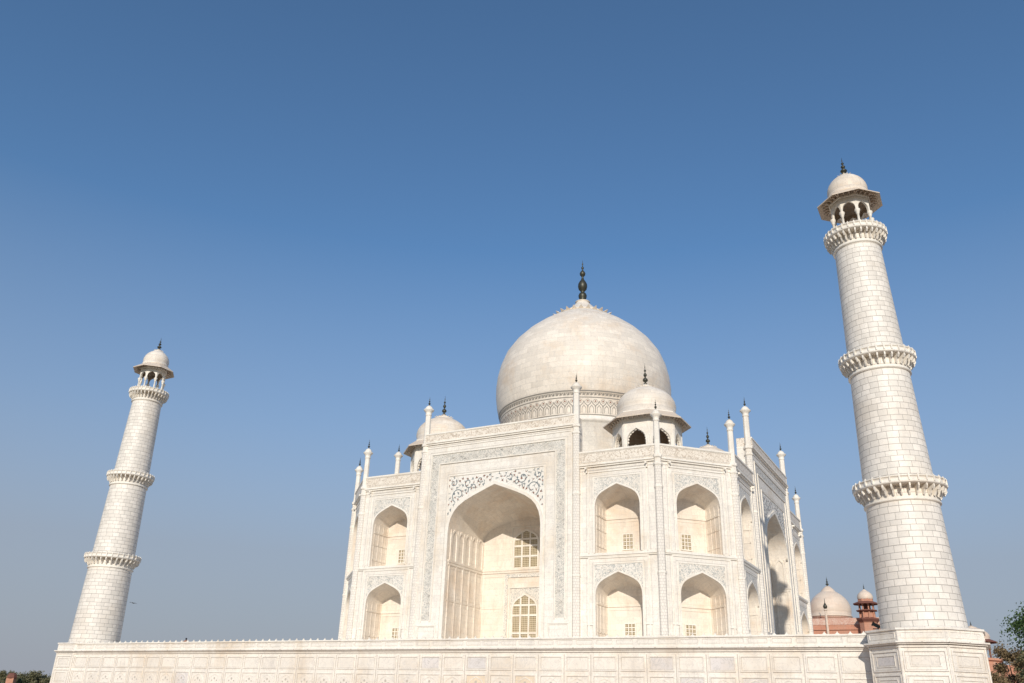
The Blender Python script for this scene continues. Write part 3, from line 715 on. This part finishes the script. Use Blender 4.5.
for i in range(n):
    u = i*st
    for z, w in ((35.72, .14), (38.32, .13), (39.28, .20), (39.02, .06)):
        mb.ribbon(Pdome, [(u, z), (u+st/2, z), (u+st, z)], w, .03, 0)
    c = u+st/2
    mb.ribbon(Pdome, [(u, 35.9), (u, 36.9), (u+.12, 37.15), (u+.38, 37.35), (c, 37.75)], .12, .03, 0)
    mb.ribbon(Pdome, [(u+st, 35.9), (u+st, 36.9), (u+st-.12, 37.15), (u+st-.38, 37.35), (c, 37.75)], .12, .034, 0)
    mb.ribbon(Pdome, [(c-.30, 36.0), (c-.30, 36.7), (c, 37.15), (c+.30, 36.7), (c+.30, 36.0)], .08, .03, 0)
    mb.disc(Pdome, u+.001, 37.75, .13, .036, 8, 1)
    mb.ribbon(Pdome, [(u+.30*math.cos(t*pi/4), 37.75+.30*math.sin(t*pi/4)) for t in range(9)], .05, .032, 0)
    for q in (0, .5):
        mb.disc(Pdome, u+q*st, 38.8, .17, .03, 6, 0); mb.ribbon(Pdome, [(u+q*st+.18, 38.8), (u+q*st+.3, 39.0), (u+q*st+.42, 38.6)], .05, .03, 0)
mb.build('inlay_band', [plain('grey_band_inlay', (.27, .245, .21), .5), M_blossom], dome)
mb = MB()
mb.lathe([(4.45, 57.8), (4.6, 57.95), (3.75, 58.45), (2.95, 59.0), (2.25, 59.6), (1.7, 60.15), (1.3, 60.6), (1.05, 60.95), (1.3, 61.05), (1.0, 61.2), (.4, 61.25)], 48, dc)
lotus(mb, 4.75, 57.85, .95, dc, 26)
mb.build('lotus_crown', M_dome, dome)
f = MB(); f.lathe([(a*.74, 61.05+(z-61.1)*.955) for a, z in [(.55, 61.1), (.8, 61.4), (.72, 61.7), (.95, 62.1), (1.0, 62.5), (.8, 62.9), (.45, 63.1), (.5, 63.4), (.95, 63.8), (1.12, 64.4), (1.05, 64.9), (.75, 65.4), (.4, 65.8), (.22, 66.3), (.3, 66.5), (.62, 66.8), (.7, 67.15), (.5, 67.5), (.2, 67.75), (.14, 68.0), (.3, 68.2), (.32, 68.4), (.12, 68.6), (.09, 69.0), (.2, 69.15), (.05, 69.4), (.03, 70.0)]], 20, dc)
f.build('finial', M_fin, dome)

# roof kiosks ----------------------------------------------------------------
def roof_kiosk(cx, cy):
    c = (cx-TO.x, cy); ap = 4.35
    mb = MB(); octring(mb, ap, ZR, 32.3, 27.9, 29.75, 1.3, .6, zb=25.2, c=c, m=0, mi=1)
    mb.lathe([(ap/math.cos(pi/8), ZR), (ap/math.cos(pi/8)+.2, ZR), (ap/math.cos(pi/8)+.2, ZR+1.2), (ap/math.cos(pi/8), ZR+1.3)], 8, c, rot=pi/8)
    mb.face([(c[0]+4.4*math.cos(k*pi/4+pi/8), c[1]+4.4*math.sin(k*pi/4+pi/8), 25.2) for k in range(8)])
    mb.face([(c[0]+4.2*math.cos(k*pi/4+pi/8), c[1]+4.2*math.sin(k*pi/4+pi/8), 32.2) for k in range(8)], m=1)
    # cusps of the arches
    for k in range(8):
        a = k*pi/4; n = Vector((math.cos(a), math.sin(a), 0)); t = Vector((-n.y, n.x, 0)); P = frame_of((c[0]+n.x*ap, c[1]+n.y*ap, 0), t, n)
        A = arch_pts(0, 1.3, 27.9, 29.75)
        dense = []
        for i in range(len(A)-1):
            for q in (0, .5): dense.append((A[i][0]+(A[i+1][0]-A[i][0])*q, A[i][1]+(A[i+1][1]-A[i][1])*q))
        for i, (u, z) in enumerate(dense[::3]): 
            mb.disc(P, u, z, .17, -.25, 8, 0); mb.disc(P, u, z, .17, -.35, 8, 0)
        mb.frame(P, -1.6, 1.6, 25.6, 30.9, .08, 0, .05)
    o = mb.build('roof_kiosk', [M_trim, M_inshade], tomb)
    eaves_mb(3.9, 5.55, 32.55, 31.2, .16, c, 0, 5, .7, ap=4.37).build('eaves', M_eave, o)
    d = MB(); d.lathe([(4.1, 32.1), (4.2, 32.3), (4.2, 32.6), (3.95, 32.75), (3.95, 33.0)]+[(3.92*a, 33.0+4.4*b) for a, b in DOMEP], 40, c); lotus(d, 1.15, 36.85, .5, c, 16); d.build('dome', M_dome, o)
    finial_mb(3.3, .38, 37.35, c).build('finial', M_fin, o)
for cx, cy in ((16.8, -15.9), (-16.7, -15.9), (16.8, 15.0), (-16.0, 15.0)): roof_kiosk(cx, cy)

# ================================================================== RED SANDSTONE MOSQUE behind
mq = empty('sandstone_mosque', (0, 138, G), 'red sandstone hall with pale stained dome beyond the right edge of the white tomb', 'mosque')
MO = Vector((0, 138, G))
mb = MB(); mb.box(-30, 30, -11, 11, .3, 24.9+1.6, None); mb.box(-30.3, 30.3, -11.3, 11.3, 25.2, 25.5)
Pm = frame_of((0, -11, 0), (1, 0, 0), (0, -1, 0))
for k in range(9):
    u = -26+k*6.5; mb.frame(Pm, u-2.6, u+2.6, 8, 24.3, .3, 0, .15, 0)
mb.build('wall', [M_red], mq)
mb = MB(); mb.box(-30.1, 30.1, -11.12, -10.6, 26.5, 28.2); mb.box(-30.1, 30.1, 10.6, 11.12, 26.5, 28.2); mb.box(29.6, 30.1, -10.6, 10.6, 26.5, 28.2)
mb.build('parapet', [M_redp], mq)
for cx, r, dz in ((15.2, 5.5, 0), (-2.5, 6.6, 1.8), (-19, 5.75, 0)):
    mb = MB(); mb.lathe([(r*.95, 26), (r*.95, 29.0+dz), (r*1.0, 29.1+dz), (r*1.0, 29.5+dz)], 40, (cx, 0)); dr = mb.build('drum', M_redp, mq)
    mb = MB(); mb.lathe([(r*1.02, 29.5+dz), (r*1.05, 29.7+dz), (r*1.0, 30.0+dz)]+[(r*.98*a, 30.0+dz+(7.9+.3*dz)*b) for a, b in DOMEP], 48, (cx, 0))
    mb.lathe([(r*.40, 35.9+dz*1.3), (r*.42, 36.1+dz*1.3), (r*.30, 37.1+dz*1.3), (r*.12, 38.0+dz*1.3), (0, 38.2+dz*1.3)], 24, (cx, 0)); mb.build('dome', M_pink, dr)
    finial_mb(2.8, .45, 38.0+dz*1.3, (cx, 0)).build('finial', M_fin, dr)
tc_ = (26.2, -12.6)
mb = MB(); mb.lathe([(2.25, 0), (2.2, 26.6), (2.4, 26.8)], 8, tc_, rot=pi/8)
mb.lathe([(2.4, 26.8), (2.9, 27.4), (2.95, 27.7), (2.1, 27.8), (1.9, 28.0)], 8, tc_, 1, rot=pi/8)
mb.lathe([(1.7, 27.8), (1.7, 29.4)], 8, tc_, 0, rot=pi/8); mb.lathe([(1.7, 29.4), (2.7, 29.6), (2.7, 29.8), (1.9, 29.95), (1.0, 30.0)], 8, tc_, 1, rot=pi/8)
mb.lathe([(2.2, 31.4), (3.3, 31.3), (3.3, 31.5), (2.0, 32.0)], 8, tc_, 1, rot=pi/8); mb.lathe([(1.95, 31.9), (1.95, 32.7)], 8, tc_, 0, rot=pi/8)
for k in range(8):
    a = k*pi/4+pi/8; mb.lathe([(.24, 29.9), (.18, 30.1), (.18, 31.0), (.4, 31.45)], 8, (tc_[0]+1.8*math.cos(a), tc_[1]+1.8*math.sin(a)), 0)
    mb.lathe([(.22, 27.8), (.2, 29.4)], 6, (tc_[0]+1.85*math.cos(a), tc_[1]+1.85*math.sin(a)), 0)
mb.lathe([(.6, 29.9), (.6, 31.5)], 8, tc_, 1)
tw = mb.build('corner_tower', [M_red, M_redd], mq)
mb = MB(); mb.lathe([(1.9*a, 32.6+2.6*b) for a, b in DOMEP], 24, tc_); mb.build('dome', M_pink, tw)
finial_mb(1.7, .2, 35.1, tc_).build('finial', M_fin, tw)
# slim white pinnacle rising from the hall's front edge
pc = (15.7, -11.4)
mb = MB(); mb.lathe([(.35, 24), (.3, 28.2), (.26, 30.0), (.5, 30.3), (.3, 30.6)], 8, pc); pn = mb.build('pinnacle', M_pink, mq)
mb = MB(); mb.lathe([(.2, 30.5), (.5, 30.9), (.55, 31.3), (.3, 31.8), (.1, 32.2), (.06, 33.2), (0, 33.5)], 12, pc); mb.build('finial', M_fin, pn)

# ================================================================== garden pavilion right of the platform
px, py = 50.6, 78.0
pav = empty('domed_pavilion', (px, py, G-.9), 'small red sandstone pavilion with stained pale dome peeking out right of the near bastion', 'pavilion')
mb = MB(); mb.lathe([(4.6, 0), (4.4, 15.0), (4.9, 15.2), (4.9, 15.6), (0, 15.6)], 8, rot=pi/8); pb = mb.build('tower_base', M_red, pav)
mb = MB(); octring(mb, 2.6, 17.4, 19.0, 17.6, 18.5, .7, .3, zb=17.4); an = mb.build('arcade', M_redd, pav)
for k in range(8):
    a = k*pi/4+pi/8; mb = MB(); mb.lathe([(.24, 15.6), (.16, 15.9), (.15, 17.2), (.26, 17.5)], 8, (2.72*math.cos(a), 2.72*math.sin(a))); mb.build('column', M_redd, an)
eaves_mb(2.4, 4.0, 19.45, 18.75, .12, nb=2, hb=.4, ap=2.6).build('eaves', M_redd, pav)
mb = MB(); mb.lathe([(2.95, 19.0), (3.0, 19.3)]+[(2.9*a, 19.3+2.6*b) for a, b in DOMEP], 32); dm = mb.build('dome', M_pink, pav)
finial_mb(1.1, .18, 21.8).build('finial', M_fin, dm)
gw = MB(); gw.box(54.5, 140, 82, 83, G, 6.6); gwo = gw.build('garden_wall', M_red); tag(gwo, 'long red sandstone garden wall behind the trees at the right', 'wall')

# ================================================================== TREES
def leafmat(name, a, b):
    m, n, l, p = mat(name)
    ob = n.new('ShaderNodeNewGeometry').outputs['Position']
    c = mixc(n, l, ramp(n, l, noise(n, l, ob, 1.2, 4), .35, .65), a, b); l.new(c, p.inputs['Base Color']); p.inputs['Roughness'].default_value = .6
    tr = n.new('ShaderNodeBsdfTranslucent'); l.new(c, tr.inputs[0]); mx = n.new('ShaderNodeMixShader'); mx.inputs[0].default_value = .3
    l.new(p.outputs[0], mx.inputs[1]); l.new(tr.outputs[0], mx.inputs[2]); l.new(mx.outputs[0], n['Material Output'].inputs[0]); return m
L_green = leafmat('fresh_leaves', (.045, .10, .025), (.10, .16, .045))
L_olive = leafmat('dusty_leaves', (.16, .16, .08), (.26, .23, .12))
L_brown = leafmat('dry_leaves', (.22, .15, .08), (.32, .25, .14))
L_dark = leafmat('dark_leaves', (.09, .105, .05), (.16, .16, .08))
M_bark = plain('bark', (.10, .07, .05), .9, nscale=4, ncol=(.18, .14, .10))
def tree(name, loc, H, R, label, lm, group, trunk=.35, leaf=.28, clumps=26, per=150, cz=.62, rz=.42, seed=1):
    rn = random.Random(seed)
    root = empty(name, loc, label, 'tree', group)
    t = MB()
    def limb(p, q, r0, r1):
        ax = (q-p).normalized(); s = ax.orthogonal().normalized(); w = ax.cross(s)
        for k in range(7):
            a0, a1 = 2*pi*k/7, 2*pi*(k+1)/7
            d0, d1 = s*math.cos(a0)+w*math.sin(a0), s*math.cos(a1)+w*math.sin(a1)
            t.face([p+d0*r0, p+d1*r0, q+d1*r1, q+d0*r1], smooth=True)
    fork = Vector((rn.uniform(-.2, .2), rn.uniform(-.2, .2), H*.35)); limb(Vector((0, 0, 0)), fork, trunk, trunk*.7)
    b = MB()
    for i in range(clumps):
        th = rn.uniform(0, 2*pi); u = rn.uniform(-1, 1); rr = R*(.45+.55*rn.random()**.5)*math.sqrt(1-u*u*.8)
        c = Vector((rr*math.cos(th), rr*math.sin(th), H*cz+H*rz*u*rn.uniform(.7, 1)))
        mid = fork.lerp(c, .5)+Vector((0, 0, H*.04)); limb(fork, mid, trunk*.32, trunk*.18); limb(mid, c, trunk*.18, .02)
        cr = R*rn.uniform(.16, .34)
        for j in range(per):
            g = lambda q: max(-1.15, min(1.15, rn.gauss(0, q))); v = Vector((g(.5), g(.5), g(.38)))*cr+c
            nrm = Vector((rn.gauss(0, 1), rn.gauss(0, 1), rn.gauss(0, 1)+.6)).normalized(); s = nrm.orthogonal().normalized(); w = nrm.cross(s); e = leaf*rn.uniform(.6, 1.3)
            b.face([v-s*e*.5, v+w*e*.3, v+s*e*.5, v-w*e*.3], [(0, 0)]*4)
    t.build('trunk', M_bark, root); b.build('crown', lm, root, weld=False)
    return root
# big tree at the right edge of the picture, its trunk outside it
tree('broadleaf_tree', (62.7, 4, G), 17.5, 6.8, 'fresh green leafy tree reaching in at the right edge above the brown trees', L_green, None, .4, .34, 56, 300, .74, .22, 11)
gname = 'dusty trees beyond the bastion'
for i, (x, y, h, r, lm, lb, sd) in enumerate((
        (55.4, 2, 11.2, 2.8, L_brown, 'brownish dry-leaved tree nearest the marble bastion', 21),
        (59.4, 0, 11.9, 3.4, L_olive, 'olive green bushy tree right of the brownish one', 22),
        (57.9, -9, 8.8, 2.6, L_dark, 'low dark green tree in front of the brownish one', 23),
        (64.5, -3, 12.4, 3.8, L_olive, 'dusty olive tree farthest right of the row under the leafy tree', 24))):
    tree('garden_tree', (x, y, G), h, r, lb, lm, gname, .22, .28, 44, 300, .62, .36, sd)
gname = 'distant tree line left of the platform'
lbl = ['leftmost green tree of the far tree line', 'olive tree behind the small brick hut', 'low tree just right of the brick hut', 'rounded tree in the middle of the far tree line', 'pale olive tree right of the middle of the far line', 'dark tree near the foot of the platform at left', 'tree touching the left corner of the platform in the picture']
for i, (x, y, dz) in enumerate(((-222, 42, .6), (-222, 54, .2), (-216.5, 54.5, -.6), (-214, 58, -.1), (-213, 61.5, .2), (-211, 64.5, .5), (-209, 68, .9))):
    tree('riverside_tree', (x, y, G), 9.4+dz, 4.2, lbl[i], (L_green, L_olive, L_dark, L_olive, L_olive, L_dark, L_olive)[i], gname, .3, .5, 36, 200, .58, .40, 40+i)
# small brick hut in the left corner
hut = empty('brick_hut', (-211.8, 50.0, G), 'small reddish brick hut in front of the far trees at the lower left', 'hut', rot=(0, 0, .6))
mb = MB(); mb.box(-1.05, 1.05, -1.05, 1.05, 0, 7.3); mb.build('wall', M_red, hut)
mb = MB(); mb.lathe([(1.5, 7.3), (1.5, 7.5), (1.3, 8.2), (.8, 8.7), (0, 8.8)], 8, rot=pi/4); mb.build('roof', M_redd, hut)

# ================================================================== flood lamp, people, bird
lx, ly = 45.35, -42.0
lamp = empty('flood_lamp', (lx, ly, 0), 'dark floodlight on a thin white pole on the platform beside the near minaret', 'floodlight')
mb = MB(); mb.lathe([(.16, 0), (.16, .12), (.055, .16), (.05, 1.9)], 10); mb.build('pole', plain('white_paint', (.75, .73, .70), .5), lamp)
mb = MB(); mb.box(-.28, .20, -.04, .04, 1.86, 1.93); mb.build('cross_arm', M_fin, lamp)
Rl = Matrix.Rotation(.5, 3, 'Y')
mb = MB()
P = lambda x, y, z: Rl @ Vector((x, y, z))+Vector((.05, 0, 2.15))
mb.box(-.30, .24, -.16, .16, -.14, .14, P); mb.box(-.36, -.30, -.20, .20, -.18, .18, P); mb.box(.24, .34, -.08, .08, -.08, .08, P)
mb.build('lamp_head', M_fin, lamp)
def person(loc, yaw, height, shirt, hair, label):
    k = height/1.7
    J = {'pel': (0, 0, .93), 'wai': (0, 0, 1.08), 'che': (0, .0, 1.30), 'nek': (0, 0, 1.45), 'hd0': (0, -.01, 1.53), 'hd1': (0, -.01, 1.64),
         'lh': (.10, 0, .90), 'lk': (.11, -.02, .50), 'la': (.11, 0, .09), 'lf': (.12, -.15, .04), 'rh': (-.10, 0, .90), 'rk': (-.11, -.02, .50), 'ra': (-.11, 0, .09), 'rf': (-.12, -.15, .04),
         'ls': (.19, 0, 1.38), 'le': (.25, .02, 1.10), 'lw': (.22, -.12, .90), 'lx': (.21, -.17, .84), 'rs': (-.19, 0, 1.38), 're': (-.25, .02, 1.10), 'rw': (-.22, -.12, .90), 'rx': (-.21, -.17, .84)}
    Rr = {'pel': .14, 'wai': .12, 'che': .15, 'nek': .058, 'hd0': .085, 'hd1': .095, 'lh': .095, 'lk': .06, 'la': .045, 'lf': .035, 'rh': .095, 'rk': .06, 'ra': .045, 'rf': .035,
          'ls': .065, 'le': .045, 'lw': .032, 'lx': .03, 'rs': .065, 're': .045, 'rw': .032, 'rx': .03}
    E_ = [('pel', 'wai'), ('wai', 'che'), ('che', 'nek'), ('nek', 'hd0'), ('hd0', 'hd1'), ('pel', 'lh'), ('lh', 'lk'), ('lk', 'la'), ('la', 'lf'), ('pel', 'rh'), ('rh', 'rk'), ('rk', 'ra'), ('ra', 'rf'),
          ('che', 'ls'), ('ls', 'le'), ('le', 'lw'), ('lw', 'lx'), ('che', 'rs'), ('rs', 're'), ('re', 'rw'), ('rw', 'rx')]
    ks = list(J); me = bpy.data.meshes.new('person'); me.from_pydata([tuple(c*k for c in J[q]) for q in ks], [(ks.index(a), ks.index(b)) for a, b in E_], [])
    o = bpy.data.objects.new('person', me); COL.objects.link(o); o.location = loc; o.rotation_euler = (0, 0, yaw)
    sk = o.modifiers.new('skin', 'SKIN'); o.modifiers.new('sub', 'SUBSURF').levels = 1
    for i, q in enumerate(ks): me.skin_vertices[0].data[i].radius = (Rr[q]*k, Rr[q]*k)
    me.skin_vertices[0].data[0].use_root = True
    me.materials.append(plain('skin_and_trousers', (.16, .10, .07), .7))
    h = MB(); h.lathe([(.105*k, 1.58*k), (.118*k, 1.66*k), (.10*k, 1.74*k), (.05*k, 1.78*k), (0, 1.785*k)], 14); h.build('hair', plain('hair', hair, .8), o)
    t = MB(); t.lathe([(.19*k, .88*k), (.175*k, 1.08*k), (.20*k, 1.28*k), (.245*k, 1.38*k), (.17*k, 1.46*k), (.07*k, 1.48*k)], 18)
    for sg in (-1, 1): t.lathe([(.085*k, 1.06*k), (.095*k, 1.2*k), (.10*k, 1.38*k), (.04*k, 1.46*k)], 10, (sg*.235*k, 0))
    t.build('shirt', plain('shirt_cloth', shirt, .85), o)
    return tag(o, label, 'person', 'people on the platform behind the parapet')
person((-32.6, -45.0, 0), .3, 1.62, (.34, .17, .11), (.02, .02, .03), 'dark-haired person in a brown top looking over the parapet right of the far minaret')
person((-17.6, -38.9, 0), .3, 1.62, (.10, .09, .08), (.015, .015, .015), 'person of whom only dark hair shows above the parapet just left of the tomb')
bird = MB()
bird.lathe([(0, -.20), (.035, -.15), (.06, -.02), (.05, .10), (.03, .16), (.035, .20), (.012, .26), (0, .27)], 10)
for sg in (-1, 1):
    pts = [Vector((sg*.04, .0, .08)), Vector((sg*.25, .05, .10)), Vector((sg*.50, .02, -.02)), Vector((sg*.25, .03, -.06)), Vector((sg*.04, .0, -.07))]
    bird.face(pts); bird.face([p-Vector((0, .015, 0)) for p in pts])
    for a, b_ in zip(pts, pts[1:]+pts[:1]): bird.face([a, b_, b_-Vector((0, .015, 0)), a-Vector((0, .015, 0))])
bird.face([(-.02, 0, -.18), (.02, 0, -.18), (.07, 0, -.32), (-.07, 0, -.32)])
bo = bird.build('bird', plain('dark_feathers', (.08, .08, .09), .8)); bo.location = (-32.74, -53.5, 4.77); bo.rotation_euler = (pi/2-.1, .15, .4)
tag(bo, 'small dark bird gliding in the sky just right of the far minaret', 'bird')
